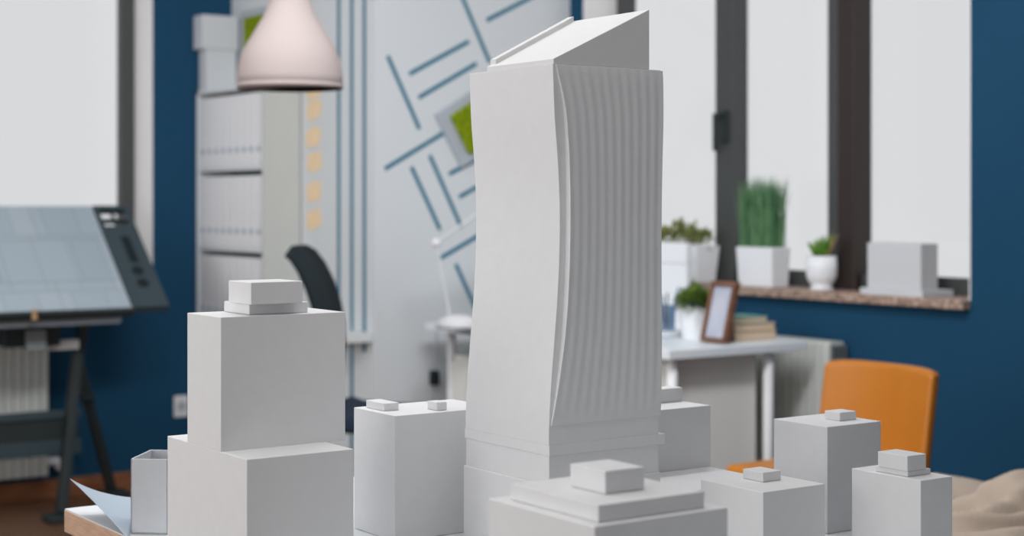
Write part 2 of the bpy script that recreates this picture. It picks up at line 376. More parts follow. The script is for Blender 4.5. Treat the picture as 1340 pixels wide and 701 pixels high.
# the centre tower
x0, y0, Zc = *at(718, 2.0), 2.0
x1 = atY(864, y0)[0]; y1 = atX(609, x0)[1]
tw = thing('model_skyscraper', 'tall white model skyscraper with waisted ribbed front and slanted roof', 'scale model', ((x0+x1)/2, (y0+y1)/2, TZ))
ztop = zt(83, Zc)
zled = zt(583, Zc)      # ledge line
def lerp_tab(tab, v):
    if v <= tab[0][0]: return tab[0][1]
    for (a, p), (b, q) in zip(tab, tab[1:]):
        if v <= b:
            k = (v-a)/(b-a); return p+(q-p)*k
    return tab[-1][1]
def smooth_tab(tab, v):
    return (lerp_tab(tab, v-12)+lerp_tab(tab, v-6)+lerp_tab(tab, v)+lerp_tab(tab, v+6)+lerp_tab(tab, v+12))/5
near = [(83, 723.3), (150, 725.5), (210, 730), (260, 732.3), (300, 732.6), (350, 731.5), (400, 728.8), (450, 725), (500, 721.3), (555, 718.3), (583, 718)]
right = [(83, 866.5), (150, 864.5), (210, 861.6), (260, 860), (300, 859.4), (350, 859.4), (400, 860.2), (450, 861.4), (500, 862.5), (583, 864)]
pleft = [(83, 726.5), (100, 730), (125, 735), (150, 738), (200, 740), (250, 740.6), (300, 740.4), (350, 739.4), (400, 737.5), (450, 734), (500, 728.5), (540, 723.5), (557, 720.5)]
bm = bmesh.new(); rings = []; N = 60
pyv = [83+(583-83)*i/N for i in range(N+1)]
YS = y0
def wz(py): return zat(py, Zc)
for py in pyv:
    z = wz(py); xa = atY(smooth_tab(near, py), y0)[0]; xb = atY(smooth_tab(right, py)-2, y0)[0]
    rings.append([bm.verts.new(p) for p in ((xa, y0, z), (xb, y0, z), (xb, y1, z), (xa, y1, z))])
for a, b in zip(rings, rings[1:]):
    for k in range(4): bm.faces.new((a[k], a[(k+1) % 4], b[(k+1) % 4], b[k]))
bm.faces.new(rings[0]); bm.faces.new(rings[-1])
link('tower_shaft', bm, 'paper', tw, bevel=.0006)
# ribbed panel on the front face
bm = bmesh.new(); NX, NZ = 176, 60; g = []
pb = 557
for j in range(NZ+1):
    py = 84+(pb-84)*j/NZ; z = wz(py); v = (py-84)/(pb-84)
    xa = atY(smooth_tab(pleft, py), y0)[0]; xb = atY(smooth_tab(right, py), y0)[0]
    dep = .0012+.0085*(max(0, sin(pi*min(1, v*1.0)))**.7)
    rib = .00055*min(1, v*12+.35)*min(1, (1-v)*14)
    row = []
    for i in range(NX+1):
        u = i/NX; ph = (u*11) % 1
        # each flute: a hollow between two crests
        h = .5+.5*cos(2*pi*ph)
        row.append(bm.verts.new((xa+(xb-xa)*u, y0-dep+rib*(1-h), z)))
    g.append(row)
back = [[bm.verts.new((r[0].co.x, y0+.0004, r[0].co.z)), bm.verts.new((r[-1].co.x, y0+.0004, r[0].co.z))] for r in g]
for j in range(NZ):
    for i in range(NX): bm.faces.new((g[j][i], g[j][i+1], g[j+1][i+1], g[j+1][i]))
    bm.faces.new((g[j][0], g[j+1][0], back[j+1][0], back[j][0])); bm.faces.new((g[j][-1], g[j+1][-1], back[j+1][1], back[j][1]))
bm.faces.new([v for v in g[0]]+[back[0][1], back[0][0]]); bm.faces.new([v for v in g[-1]]+[back[-1][1], back[-1][0]])
link('ribbed_panel', bm, 'paper', tw)
# base: recessed band, ledge and plinth
xe = atY(864, y0)[0]
link('ledge', B(x0-.0, atY(870, y0)[0], y0-.001, y1+.002, zled-.013, zled+.0002), 'paper', tw, bevel=.0008)
link('plinth', B(x0+.0008, atY(862.5, y0)[0], y0+.0005, y1, zt(635, Zc)-.0002, zled-.0128), 'paper', tw, bevel=BV)
link('foundation', B(x0-.0015, atY(862.5, y0)[0]+.001, y0-.0015, y1+.002, TZ+.0003, zt(635, Zc)), 'paper', tw, bevel=BV)
# slanted roof wedge
xh = 1.341; zh = 1.4495; xlw = atY(725, y0)[0]
bm = bmesh.new()
yn = y0+.0012; yfl, yfh = 1.765, 1.786
V = [bm.verts.new(p) for p in ((xlw, yn, ztop+.0002), (xh, yn, ztop+.0002), (xh, yfh, ztop+.0002), (xlw, yfl, ztop+.0002),
     (xlw, yn, ztop+.0065), (xh, yn, zh), (xh, yfh, zh), (xlw, yfl, ztop+.0065))]
for f in ((3, 2, 1, 0), (4, 5, 6, 7), (0, 1, 5, 4), (1, 2, 6, 5), (2, 3, 7, 6), (3, 0, 4, 7)): bm.faces.new([V[i] for i in f])
rf = link('slanted_roof', bm, 'paper', tw, bevel=.0008)
bm = bmesh.new(); th = .0075
V = []
for dz in (-.004, th):
    for x, y, z in ((xlw+.006, yfl, ztop+.0065+.002), (xh-.004, yfh, zh-.002), (xh-.004, yfh-.013, zh-.002), (xlw+.006, yfl-.013, ztop+.0065+.002)):
        V.append(bm.verts.new((x, y+.0008, z+dz)))
for f in ((3, 2, 1, 0), (4, 5, 6, 7), (0, 1, 5, 4), (1, 2, 6, 5), (2, 3, 7, 6), (3, 0, 4, 7)): bm.faces.new([V[i] for i in f])
link('roof_lip', bm, 'paper', rf, bevel=.0006)

# front building
t, z = building('broad white model block in front of the skyscraper, with roof slab and square cap', 778, 639, 952.5, 689, 1.42)
Zs = roofbox(t, 783, 668, 922, 684, .0155, z, name='roof_slab')
roofbox(t, 792, 746, 843.5, 647, .0215, z+.0155)
# building behind the tower on its right
x0, y0, x1, y1 = base_of(863, 852, 930, 2.38)
y0b = at(900, 2.36)[1]
x1 = atY(930, 1.80)[0]; xa = x1-.20; t = thing('model_building', 'white model block half hidden behind the right side of the skyscraper', 'scale model', (x1-.08, 1.86, TZ))
Zb = atY(930, 1.80)[2]; zb_ = zt(530, Zb)
link('body', B(xa+.03, x1, 1.80, 1.945, TZ+.0003, zb_), 'paper', t, bevel=BV)
Zq = (CH-zb_)*F/(529-HYP)
roofbox(t, 815, 800, 893, 532, .021, zb_)
link('podium', B(xa+.03, x1-.005, 1.66, 1.799, TZ+.0003, zt(637, 2.22)), 'paper', t, bevel=BV)

t, z = building('low white model block with a flat cap, right of the broad front block', 998.5, 917, 1079.5, 644, 2.0)
roofbox(t, 998.5, 972, 1022, 631, .0125, z)
t, z = building('taller white model block in front of the orange chair, with one small roof block', 1082.6, 1012.5, 1153, 558.5, 2.2)
roofbox(t, 1099, 1079, 1120.7, 551, .012, z)
t, z = building('white model block nearest the cream blanket, with a stepped roof block', 1204.8, 1114.5, 1246.5, 628.7, 2.0)
roofbox(t, 1188, 1145, 1218, 624, .007, z); roofbox(t, 1187.4, 1148.6, 1212, 617, .0195, z+.007)

# ------------------------------------------------------------ pendant lamp
lx, ly = at(379.5, 4.4); rr = 69/F*4.4; zr = zat(115, 4.4)
t = thing('pendant_lamp', 'white opal glass bell pendant lamp hanging on the left', 'lamp', (lx, ly, zr))
prof = []
for px_, py_ in ((69, 116), (68.7, 100), (66.5, 84), (61.5, 68), (55, 56), (48.5, 45), (42, 34), (36, 24), (31, 13), (27.5, 2), (25.5, -10), (24.5, -24), (22, -36), (14, -42)):
    prof.append((px_/F*4.4, zat(py_, 4.4)-zr))
ins = [(max(r-.004, .004), z-.0) for r, z in prof[::-1]]
bm = bmesh.new(); allp = prof+ins[:]
lathe(allp, (lx, ly, zr), 48, bm)
sh = link('lamp_shade', bm, 'opal', t, smooth=True)
link('rim_band', lathe([(rr+.0008, .0), (rr+.0008, .012), (rr-.005, .012), (rr-.005, 0), (rr+.0008, 0)], (lx, ly, zr-.002), 48), 'opal', t, smooth=True)
zs = zat(-42, 4.4)
link('socket_cap', lathe([(.001, -.05), (.028, -.05), (.032, 0), (.022, .05), (.004, .06)], (lx, ly, zs), 24), 'whitep', t, smooth=True)
link('cord', tube([(lx, ly, zs+.05), (lx, ly, HC-.01)], .004), 'whitep', t)
link('ceiling_rose', lathe([(.002, 0), (.05, 0), (.05, .02), (.002, .02)], (lx, ly, HC-.0205), 24), 'whitep', t)

# ------------------------------------------------------------ bookcase with magazine files
sx0 = 2.852; sy0 = atX(345, sx0)[1]; sy1 = YL-.008; stop = zat(107, atX(345, sx0)[2])
t = thing('bookcase', 'tall white open bookcase filled with white magazine files, against the white wall', 'bookcase', ((sx0+XB)/2, (sy0+sy1)/2, 0))
pt = .018; xbk = XB-.006
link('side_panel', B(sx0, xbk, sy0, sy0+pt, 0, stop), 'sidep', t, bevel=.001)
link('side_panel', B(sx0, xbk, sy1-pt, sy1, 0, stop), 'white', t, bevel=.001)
link('back_panel', B(xbk-.006, xbk, sy0+pt, sy1-pt, .05, stop-.002), 'gap_shade', t)
Zm = atX(300, sx0)[2]
s1 = zat(219.5, Zm); s2 = zat(325, Zm); pit = s1-s2
levels = [stop-pt, s1-.012, s2-.012, s2-.012-pit, s2-.012-2*pit]
for i, z in enumerate(levels):
    link('shelf' if i else 'top_panel', B(sx0+(.0 if i == 0 else .003), xbk, sy0+(0 if i == 0 else pt), sy1-(0 if i == 0 else pt), z, z+pt), 'white', t, bevel=.001)
link('bottom_panel', B(sx0+.003, xbk, sy0+pt, sy1-pt, .03, .05), 'white', t)
ws = ['top', 'second', 'third', 'fourth']
nf = 9; fwid = (sy1-sy0-2*pt-.01)/nf
proto = None
hts = (levels[0]-levels[1]-pt)-.016, 0, 0, 0
for r in range(4):
    zbz = levels[r+1]+pt
    for k in range(nf):
        yc = sy0+pt+.005+fwid*(k+.5)
        lab = 'white magazine file with a small grey hole, in the %s row of the bookcase' % ws[r]
        grp = 'magazine files in the %s bookcase row' % ws[r]
        if proto is None:
            proto = thing('magazine_file', lab, 'magazine file', (sx0+.03, yc, zbz), grp)
            hh = (levels[1]-levels[2]-pt)-.022
            link('case', B(sx0+.006, xbk-.01, yc-fwid/2+.0015, yc+fwid/2-.0015, zbz+.0005, zbz+hh), 'whitep', proto, bevel=.003)
            bm = bmesh.new(); bmesh.ops.create_cone(bm, cap_ends=True, segments=20, radius1=.012, radius2=.012, depth=.002)
            bmesh.ops.rotate(bm, verts=bm.verts, matrix=Matrix.Rotation(pi/2, 3, 'Y')); bmesh.ops.translate(bm, verts=bm.verts, vec=(sx0+.0053, yc, zbz+.066))
            link('finger_hole', bm, 'dot', proto)
        else:
            c = proto.copy(); COL.objects.link(c); c.location = (sx0+.03, yc, zbz); c['label'] = lab; c['group'] = grp
            for ch in proto.children:
                d = ch.copy(); COL.objects.link(d); d.parent = c
# storage box on top of the bookcase
zb0 = stop; ybA = atX(270, sx0+.01)[1]; ybB = YL-.012
t = thing('storage_box', 'pale grey lidded storage box standing on top of the bookcase', 'box', (sx0+.09, (ybA+ybB)/2, zb0))
zlid = zat(66, 6.95); ztp = zat(20, 6.9)
link('box_body', B(sx0+.010, sx0+.150, ybA, ybB, zb0+.0005, zlid+.01), 'card_box', t, bevel=.003)
link('box_lid', B(sx0-.012, sx0+.156, ybA-.008, ybB+.008, zlid, ztp), 'card_box', t, bevel=.004)

# moss picture above the bookcase
zm0, zm1 = zat(62, 6.5), zat(8, 6.5)
ya, yb_ = atX(352, XB)[1], atX(322, XB)[1]
t = thing('moss_picture', 'bright green moss picture on the white wall above the bookcase, behind the lamp', 'picture', (XB-.012, (ya+yb_)/2, zm0))
link('moss_panel', B(XB-.013, XB-.004, ya, yb_, zm0, zm1), 'moss', t, bevel=.003)
link('picture_frame', B(XB-.010, XB-.001, ya-.02, yb_+.03, zm0-.02, zm1+.03), 'lframe', t, bevel=.002)

# tilted moss picture on the patterned face
def onB(px, py):
    x, _, Z = atY(px, YB); return Vector((x, zat(py, Z)))
c0 = onB(583, 152); c1 = onB(608, 203); e = c1-c0; sd = e.length*1.5
d1 = e.normalized(); d2 = Vector((-d1.y, d1.x)); d2 = d2 if d2.x > 0 else -d2
sq = [c0, c0+d2*sd, c1+d2*sd, c1]
f0 = c0-d2*.045-d1*.03; f1 = c1-d2*.045+d1*.03
fq = [f0, f0+d2*(sd+.09), f1+d2*(sd+.09), f1]
cen = (sq[0]+sq[2])/2
t = thing('moss_picture', 'tilted green moss picture in a grey frame on the striped wall, behind the skyscraper', 'picture', (cen.x, YB-.01, cen.y))
link('picture_frame', prism([tuple(p) for p in fq], 'y', YB-.022, YB-.0018), 'lframe', t, bevel=.002)
bm = prism([tuple(p) for p in sq], 'y', YB-.045, YB-.0221)
link('moss_panel', bm, 'moss', t, bevel=.01, seg=3)

# sticky notes
for i, (px, py) in enumerate(((411, 118), (411, 143), (410, 178), (412, 213), (411, 250), (411, 288))):
    _, y, Z = atX(px, XB); z = zat(py, Z); s = .026
    bm = B(XB-.0012, XB-.0004, y-.058, y+.018, z-.030, z+.042)
    bmesh.ops.rotate(bm, verts=bm.verts, cent=(XB, y, z), matrix=Matrix.Rotation(radians((-6, 8, 14, -5, 9, -8)[i]), 3, 'X'))
    t = thing('sticky_note', ('uppermost pale orange sticky note, just under the lamp rim', 'pale orange sticky note, second from the top of the wall column', 'pale orange sticky note, third from the top of the wall column',
         'pale orange sticky note, third from the bottom of the wall column', 'pale orange sticky note, second from the bottom of the wall column', 'lowest pale orange sticky note, just above the black chair')[i], 'sticky note', (XB-.001, y, z), 'sticky notes on the white wall')
    link('upper_leaf', bm, 'note', t)
    bm = B(XB-.0028, XB-.0016, y-.014, y+.058, z-.040, z+.030)
    bmesh.ops.rotate(bm, verts=bm.verts, cent=(XB, y, z), matrix=Matrix.Rotation(radians((10, -6, -8, 10, -4, 7)[i]), 3, 'X'))
    link('lower_leaf', bm, 'note', t)

# white tray ledge on the wall with vertical stripes
ya, yb_ = atX(488, XB)[1], atX(450, XB)[1]; Zg = atX(470, XB)[2]
t = thing('wall_ledge', 'small white wall ledge below the three vertical stripes', 'shelf', (XB-.05, (ya+yb_)/2, zat(445, Zg)))
link('ledge_board', B(XB-.10, XB-.002, ya, yb_, zat(445, Zg), zat(433, Zg)), 'white', t, bevel=.003)
link('ledge_rail', tube([(XB-.095, ya+.005, zat(420, Zg)), (XB-.095, yb_-.005, zat(420, Zg))], .004), 'white', t)
for y in (ya+.008, yb_-.008): link('rail_post', tube([(XB-.095, y, zat(433, Zg)), (XB-.095, y, zat(420, Zg)+.003)], .004), 'white', t)

# light switch on left wall
x, _, Z = atY(236, YL)
o = link('switch_plate', B(x-.032, x+.032, YL-.012, YL-.0005, zat(545, Z), zat(517, Z)), 'whitep', thing('wall_socket', 'white wall socket low on the blue wall beside the stepped model tower', 'socket', (x, YL-.006, zat(531, Z))), bevel=.004)
link('socket_face', lathe([(.001, 0), (.021, 0), (.021, .002), (.001, .002)], (0, 0, 0), 20), 'white', o.parent)
sf = [c for c in o.parent.children if c.name.startswith('socket_face')][0]
for v in sf.data.vertices: v.co = Vector((v.co.x-(-x), v.co.y, v.co.z)) if False else v.co
bpy.data.objects.remove(sf)
bm = lathe([(.001, 0), (.021, 0), (.021, .002), (.001, .002)], (0, 0, 0), 20); bmesh.ops.rotate(bm, verts=bm.verts, matrix=Matrix.Rotation(pi/2, 3, 'X'))
bmesh.ops.translate(bm, verts=bm.verts, vec=(x, YL-.0125, zat(531, Z))); link('socket_face', bm, 'lframe', o.parent)

# ------------------------------------------------------------ drafting table
X1, Yf, Zf = atY(222, 5.84); zf = zat(400, Zf)
Yt = 6.27; Xt, _, Zt = atY(165, Yt); zt_ = zat(269, Zt)
XL = X1-1.25
t = thing('drafting_table', 'tilted drafting table with charcoal side tray under the left window', 'drafting table', (X1-.55, 6.1, 0))
nrm = Vector((0, -(zt_-zf), (Yt-Yf))).normalized()     # board normal
def board(x0, x1, v0, v1, h0, h1, bm=None):
    """slab on the tilted plane: v runs 0 (front) to 1 (top), h along the normal"""
    bm = bm or bmesh.new(); a = Vector((0, Yf, zf)); b = Vector((0, Yt, zt_)); V = []
    for h in (h0, h1):
        for x, v in ((x0, v0), (x1, v0), (x1, v1), (x0, v1)):
            p = a.lerp(b, v)+nrm*h; V.append(bm.verts.new((x, p.y, p.z)))
    for f in ((3, 2, 1, 0), (4, 5, 6, 7), (0, 1, 5, 4), (1, 2, 6, 5), (2, 3, 7, 6), (3, 0, 4, 7)): bm.faces.new([V[i] for i in f])
    return bm
xp = X1-.150
link('board', board(XL, xp, -.02, 1.0, -.02, 0), 'lframe', t, bevel=.002)
# tray slab with a window-like opening near its top and two dark cup holes
bm = board(xp+.004, X1, 0, .79, -.03, .002); board(xp+.004, X1, .965, 1.0, -.03, .002, bm); board(xp+.004, xp+.022, .79, .965, -.03, .002, bm); board(X1-.022, X1, .79, .965, -.03, .002, bm)
board(xp+.075, xp+.079, .79, .965, -.025, 0, bm); board(xp+.022, X1-.022, .855, .868, -.025, 0, bm)
tr = link('tool_tray', bm, 'tray', t, bevel=.003)
link('pencil_slot', board(X1-.085, X1-.05, .42, .68, .0022, .004), 'black', tr)
for v in (.22, .34):
    p = Vector((X1-.07, Yf+(Yt-Yf)*v, zf+(zt_-zf)*v))+nrm*.003
    bm = bmesh.new(); bmesh.ops.create_cone(bm, cap_ends=True, segments=24, radius1=.024, radius2=.024, depth=.003)
    bmesh.ops.rotate(bm, verts=bm.verts, matrix=nrm.to_track_quat('Z', 'Y').to_matrix()); bmesh.ops.translate(bm, verts=bm.verts, vec=p)
    link('cup_hole', bm, 'black', tr)
link('paper_stop', board(XL, xp, -.05, -.02, -.02, .012), 'dark', t, bevel=.002)
# frame under the board
zr_ = zf-.045
link('front_rail', bar((XL+.05, Yf+.03, zr_), (X1-.19, Yf+.03, zr_), .03, .03), 'metal', t, bevel=.003)
link('side_rail', bar((X1-.19, Yf+.03, zr_+.003), (X1-.40, Yf+.36, zr_+.01), .03, .03), 'metal', t, bevel=.003)
link('rear_rail', bar((XL+.05, Yf+.33, zr_-.005), (X1-.2, Yf+.33, zr_-.005), .03, .03), 'dark', t, bevel=.003)
xl_ = atY(101, 6.1)[0]
for xx, nm in ((xl_, 1), (XL+.12, 0)):
    link('leg', bar((xx+.03, 6.1, zr_), (xx+.0, 6.1, .60), .032, .05), 'dark', t, bevel=.004)
    link('leg', bar((xx, 6.1, .62), (xx-.105, 5.98, .03), .034, .05), 'dark', t, bevel=.004)
    link('leg', bar((xx, 6.12, .62), (xx+.23, 6.34, .03), .034, .045), 'dark', t, bevel=.004)
    link('foot', B(xx-.165, xx-.045, 5.93, 6.03, 0.0005, .03), 'dark', t, bevel=.006)
    link('foot', B(xx+.17, xx+.29, 6.29, 6.39, 0.0005, .03), 'dark', t, bevel=.006)
link('mesh_panel', B(XL+.12, xl_, 6.09, 6.105, zat(572, 6.3), zat(540, 6.3)), 'dark', t)
link('crossbar', B(XL+.12, xl_+.01, 6.08, 6.115, zat(590, 6.3), zat(571, 6.3)), 'tray', t, bevel=.003)
link('crossbar', B(XL+.12, xl_+.01, 6.08, 6.115, zat(543, 6.3), zat(533, 6.3)), 'tray', t, bevel=.003)
kb = tube([(xl_+.015, 6.09, zat(520, 6.3)), (xl_+.06, 6.09, zat(520, 6.3))], .02); link('knob', kb, 'black', t)
bm = B(xl_-.31, xl_-.10, 6.0, 6.12, zr_-.10, zr_-.02); link('tilt_mechanism', bm, 'dark', t, bevel=.006)
bm = B(atY(63, 6.05)[0], atY(103, 6.05)[0], 6.04, 6.07, zat(455, 6.25), zat(443, 6.25)); link('light_bar', bm, 'whitep', t, bevel=.004)
bm = B(atY(34, 5.99)[0], atY(60, 5.99)[0], 5.98, 6.02, zat(455, 6.2), zat(428, 6.2)); link('clamp_block', bm, 'grille', t, bevel=.004)
o = link('drawing_sheet', board(XL+.03, xp-.006, .0, .985, .0005, .0016), 'plan'); tag(o, 'large pale sheet of floor plans lying on the tilted drafting board', 'drawing')
p = Vector((atY(41, Yf)[0], Yf, zf)); o = link('board_clip', prism([(p.x-.010, p.z-.03), (p.x+.012, p.z-.03), (p.x+.004, p.z+.012), (p.x-.004, p.z+.012)], 'y', Yf-.040, Yf-.028), 'clip', t, bevel=.003)

# radiators
def radiator(label, axis, a0, a1, wall, depth, z0, z1, grille=False, pipe=None):
    loc = ((a0+a1)/2, wall-depth/2, z0) if axis == 'x' else (wall-depth/2, (a0+a1)/2, z0)
    t = thing('radiator', label, 'radiator', loc); n = int((a1-a0)/.035)
    bm = bmesh.new(); s = (a1-a0)/n
    for i in range(n):
        p0, p1 = a0+i*s+.002, a0+(i+1)*s-.002
        if axis == 'x': B(p0, p1, wall-depth, wall-depth+.012, z0, z1, bm)
        else: B(wall-depth, wall-depth+.012, p0, p1, z0, z1, bm)
    link('front_panel', bm, 'rad', t, bevel=.003)
    bm = B(a0, a1, wall-depth+.010, wall-.03, z0+.01, z1-.012) if axis == 'x' else B(wall-depth+.010, wall-.03, a0, a1, z0+.01, z1-.012)
    link('core', bm, 'rad', t)
    bm = B(a0, a1, wall-depth+.006, wall-.028, z1-.012, z1+.002) if axis == 'x' else B(wall-depth+.006, wall-.028, a0, a1, z1-.012, z1+.002)
    link('top_grille', bm, 'grille' if grille else 'rad', t)
    for q in (a0+.1, a1-.1):
        bm = B(q-.015, q+.015, wall-.031, wall-.0005, z0+.05, z1-.05) if axis == 'x' else B(wall-.031, wall-.0005, q-.015, q+.015, z0+.05, z1-.05)
        link('wall_bracket', bm, 'rad', t)
    return t
ax1 = atY(64, 6.38)[0]; zrt, zrb = zat(440, 6.75), zat(608, 6.75)
t = radiator('white ribbed radiator on the blue wall behind the drafting table', 'x', ax1-1.1, ax1, YL, .095, zrb, zrt)
link('valve', tube([(ax1, 6.42, zrb+.05), (ax1+.045, 6.42, zrb+.05), (ax1+.06, 6.42, zrb+.02)], .018), 'whitep', t)
ry0 = atX(1086, 3.84)[1]
t = radiator('white ribbed radiator under the right window, behind the desk end', 'y', ry0, 5.0, XR, .095, .12, zat(452, 5.15), grille=False)
link('end_vent', B(XR-.088, XR-.02, ry0-.006, ry0+.001, zat(475, 5.15), zat(455, 5.15)), 'grille', t)
for k in range(3): link('end_slot', B(XR-.080+k*.02, XR-.072+k*.02, ry0-.0075, ry0-.0061, zat(472, 5.15), zat(458, 5.15)), 'dark', t)

# ------------------------------------------------------------ long desk
DX0, DX1, DY0, DY1, DZ = 3.17, 3.75, 3.73, 5.12, .755
t = thing('desk', 'long white desk with pipe legs below the right window', 'desk', ((DX0+DX1)/2, (DY0+DY1)/2, 0))
link('desktop', B(DX0, DX1, DY0, DY1, DZ-.028, DZ), 'desk', t, bevel=.002)
for x, y in ((3.215, 3.77), (3.615, 3.77), (3.24, 5.05), (3.69, 5.05)): link('leg', tube([(x, y, .0005), (x, y, DZ-.028)], .0165, 16), 'whitep', t, smooth=True)
def cabinet(label, x0, x1, y0, y1, z1, face, n):
    t = thing('drawer_cabinet', label, 'cabinet', ((x0+x1)/2, (y0+y1)/2, 0))
    link('body', B(x0, x1, y0, y1, .03, z1), 'cab', t, bevel=.002)
    link('plinth', B(x0+.03, x1-.03, y0+.03, y1-.03, .0005, .03), 'dark', t)
    for i in range(n):
        h = (z1-.06)/n; za = .04+i*h
        d = link('drawer', B(x0-.016, x0-.0005, y0+.004, y1-.004, za+.003, za+h-.003), 'cab', t, bevel=.002)
        link('handle', B(x0-.030, x0-.0165, (y0+y1)/2-.05, (y0+y1)/2+.05, za+h-.05, za+h-.04), 'metal', d, bevel=.002)
    return t
cabinet('cream cabinet under the near end of the long desk', 3.262, 3.59, 3.80, 4.30, .722, 'x', 3)
cabinet('cream drawer cabinet under the far end of the long desk', 3.235, 3.70, 4.60, 5.02, .64, 'x', 3)

# power adapter and cable by the wall
x, _, Z = atY(565, YB)
t = thing('power_adapter', 'black power adapter hanging low on the striped wall by its cable', 'adapter', (x, YB-.02, zat(493, Z)))
link('plug_body', B(x-.014, x+.014, YB-.035, YB-.002, zat(503, Z), zat(484, Z)), 'black', t, bevel=.004)
link('cable', tube([(x, YB-.018, zat(485, Z)), (x+.006, YB-.016, zat(465, Z)), (x+.015, YB-.015, zat(447, Z)), (x+.01, YB-.02, DZ-.03)], .0025, 8), 'lframe', t)
link('cable', tube([(x, YB-.018, zat(502, Z)), (x-.003, YB-.016, zat(520, Z)), (x, YB-.012, .1)], .0025, 8), 'lframe', t)

# white desk lamp at the far end of the desk
bx_, by_, bZ = *at(600, 5.75), 5.75
t = thing('desk_lamp', 'white desk lamp on the far end of the desk, half behind the skyscraper', 'desk lamp', (bx_, by_, DZ))
link('lamp_base', lathe([(.001, .0005), (.075, .0005), (.078, .010), (.070, .030), (.035, .045), (.001, .048)], (bx_, by_, DZ), 32), 'whitep', t, smooth=True)
link('base_ring', lathe([(.001, .0003), (.080, .0003), (.080, .006), (.001, .006)], (bx_, by_, DZ), 32), 'metal', t)
pa = Vector((bx_-.03, by_+.01, DZ+.04)); pj = Vector((*at(571, 5.75), zat(318, 5.75))); ph = Vector((*at(650, 5.70), zat(262, 5.7)))
link('lower_arm', tube([pa, pj], .006), 'wwall', t); link('upper_arm', tube([pj, ph], .005), 'wwall', t)
bm = bmesh.new(); bmesh.ops.create_uvsphere(bm, u_segments=16, v_segments=10, radius=.018); bmesh.ops.translate(bm, verts=bm.verts, vec=pj); link('joint', bm, 'whitep', t, smooth=True)
link('lamp_head', lathe([(.06, -.05), (.05, -.01), (.03, .03), (.012, .045), (.001, .046)], ph, 24), 'whitep', t, smooth=True)

# ------------------------------------------------------------ plants
def leaf(bm, p, d, L, W, curl=.2):
    d = d.normalized(); u = d.cross(Vector((0, 0, 1))); u = u.normalized() if u.length > .01 else Vector((1, 0, 0)); n = u.cross(d)
    a = bm.verts.new(p); b = bm.verts.new(p+d*L*.45+u*W/2+n*curl*L*.1); c = bm.verts.new(p+d*L-n*curl*L*.2); e = bm.verts.new(p+d*L*.45-u*W/2+n*curl*L*.1); m = bm.verts.new(p+d*L*.5)
    bm.faces.new((a, b, m)); bm.faces.new((b, c, m)); bm.faces.new((c, e, m)); bm.faces.new((e, a, m))
def bush(cx, cy, cz, rx, ry, rz, n, L, W, up=.5, seed=1):
    R = random.Random(seed); bm = bmesh.new()
    for i in range(n):
        th = R.uniform(0, 2*pi); ph = R.uniform(0, pi/2); k = R.uniform(.35, 1)**.6
        q = Vector((cos(th)*cos(ph), sin(th)*cos(ph), sin(ph)))
        p = Vector((cx+q.x*rx*k, cy+q.y*ry*k, cz+q.z**.8*rz*k*(.85+.3*noise.noise(Vector((th*1.2, ph*2, seed))))))
        d = q+Vector((R.uniform(-.6, .6), R.uniform(-.6, .6), R.uniform(-.2, up)))
        leaf(bm, p, d, L*R.uniform(.6, 1.2), W*R.uniform(.7, 1.2))
    return bm
def tapered(x0, x1, y0, y1, z0, z1, t):
    return B(x0, x1, y0, y1, z0, z1, top=(t, t))
# round pot with bushy plant on the desk
px_, py_ = at(909, 5.29)
t = thing('potted_plant', 'round bushy green plant in a white pot on the desk, behind the photo frame', 'plant', (px_, py_, DZ))
h = .105
link('pot', lathe([(.001, .0005), (.040, .0005), (.055, h), (.051, h), (.050, h-.012), (.001, h-.012)], (px_, py_, DZ), 36), 'pot', t, smooth=False)
link('foliage', bush(px_, py_, DZ+h-.014, .070, .070, .082, 1100, .022, .012, seed=3), 'leaf', t)
# sill planters
SZ = WZ0+.0005
yn_ = 4.50; yA = 4.50; yB_ = 4.95
t = thing('potted_plant', 'olive green shrubby plant in a long white planter at the sill end beside the skyscraper', 'plant', (4.0, 4.6, SZ))
yA = atX(941, 4.047)[1]; yB_ = yA+.40
zp = zat(322, 5.9)
link('planter', tapered(3.945, 4.035, yA+.006, yB_-.02, SZ, zp, .012), 'pot', t, bevel=.003)
bm = bmesh.new()
for k, (yy, hh, sd_) in enumerate(((yA+.03, .05, 1), (yA+.09, .065, 2), (yA+.16, .075, 3), (yA+.24, .06, 4), (yA+.31, .08, 5), (yA+.37, .06, 6))):
    b2 = bush(3.99, yy, zp-.01, .05, .05, hh*1.35, 150, .028, .014, seed=20+k); me = bpy.data.meshes.new('tmp'); b2.to_mesh(me); b2.free(); bm.from_mesh(me); bpy.data.meshes.remove(me)
link('foliage', bm, 'olive', t)
link('soil', B(3.945, 4.035, yA+.01, yB_-.03, zp-.012, zp-.004), 'soil', t)
# white upright panel on the desk
xq, yq = at(903, 5.62)
t = thing('desk_divider', 'plain white upright divider standing on the desk behind the pencil cup', 'divider', (xq, yq+.15, DZ))
link('panel_board', B(xq-.018, xq, yq, yq+.30, DZ+.0005, zat(345, 5.62)), 'pot', t, bevel=.004)
link('panel_cap', B(xq-.022, xq+.003, yq-.003, yq+.303, zat(345, 5.62)+.0002, zat(318, 5.62)), 'pot', t, bevel=.005)
link('panel_foot', B(xq-.05, xq+.03, yq+.03, yq+.05, DZ+.0003, DZ+.006), 'pot', t, bevel=.001)
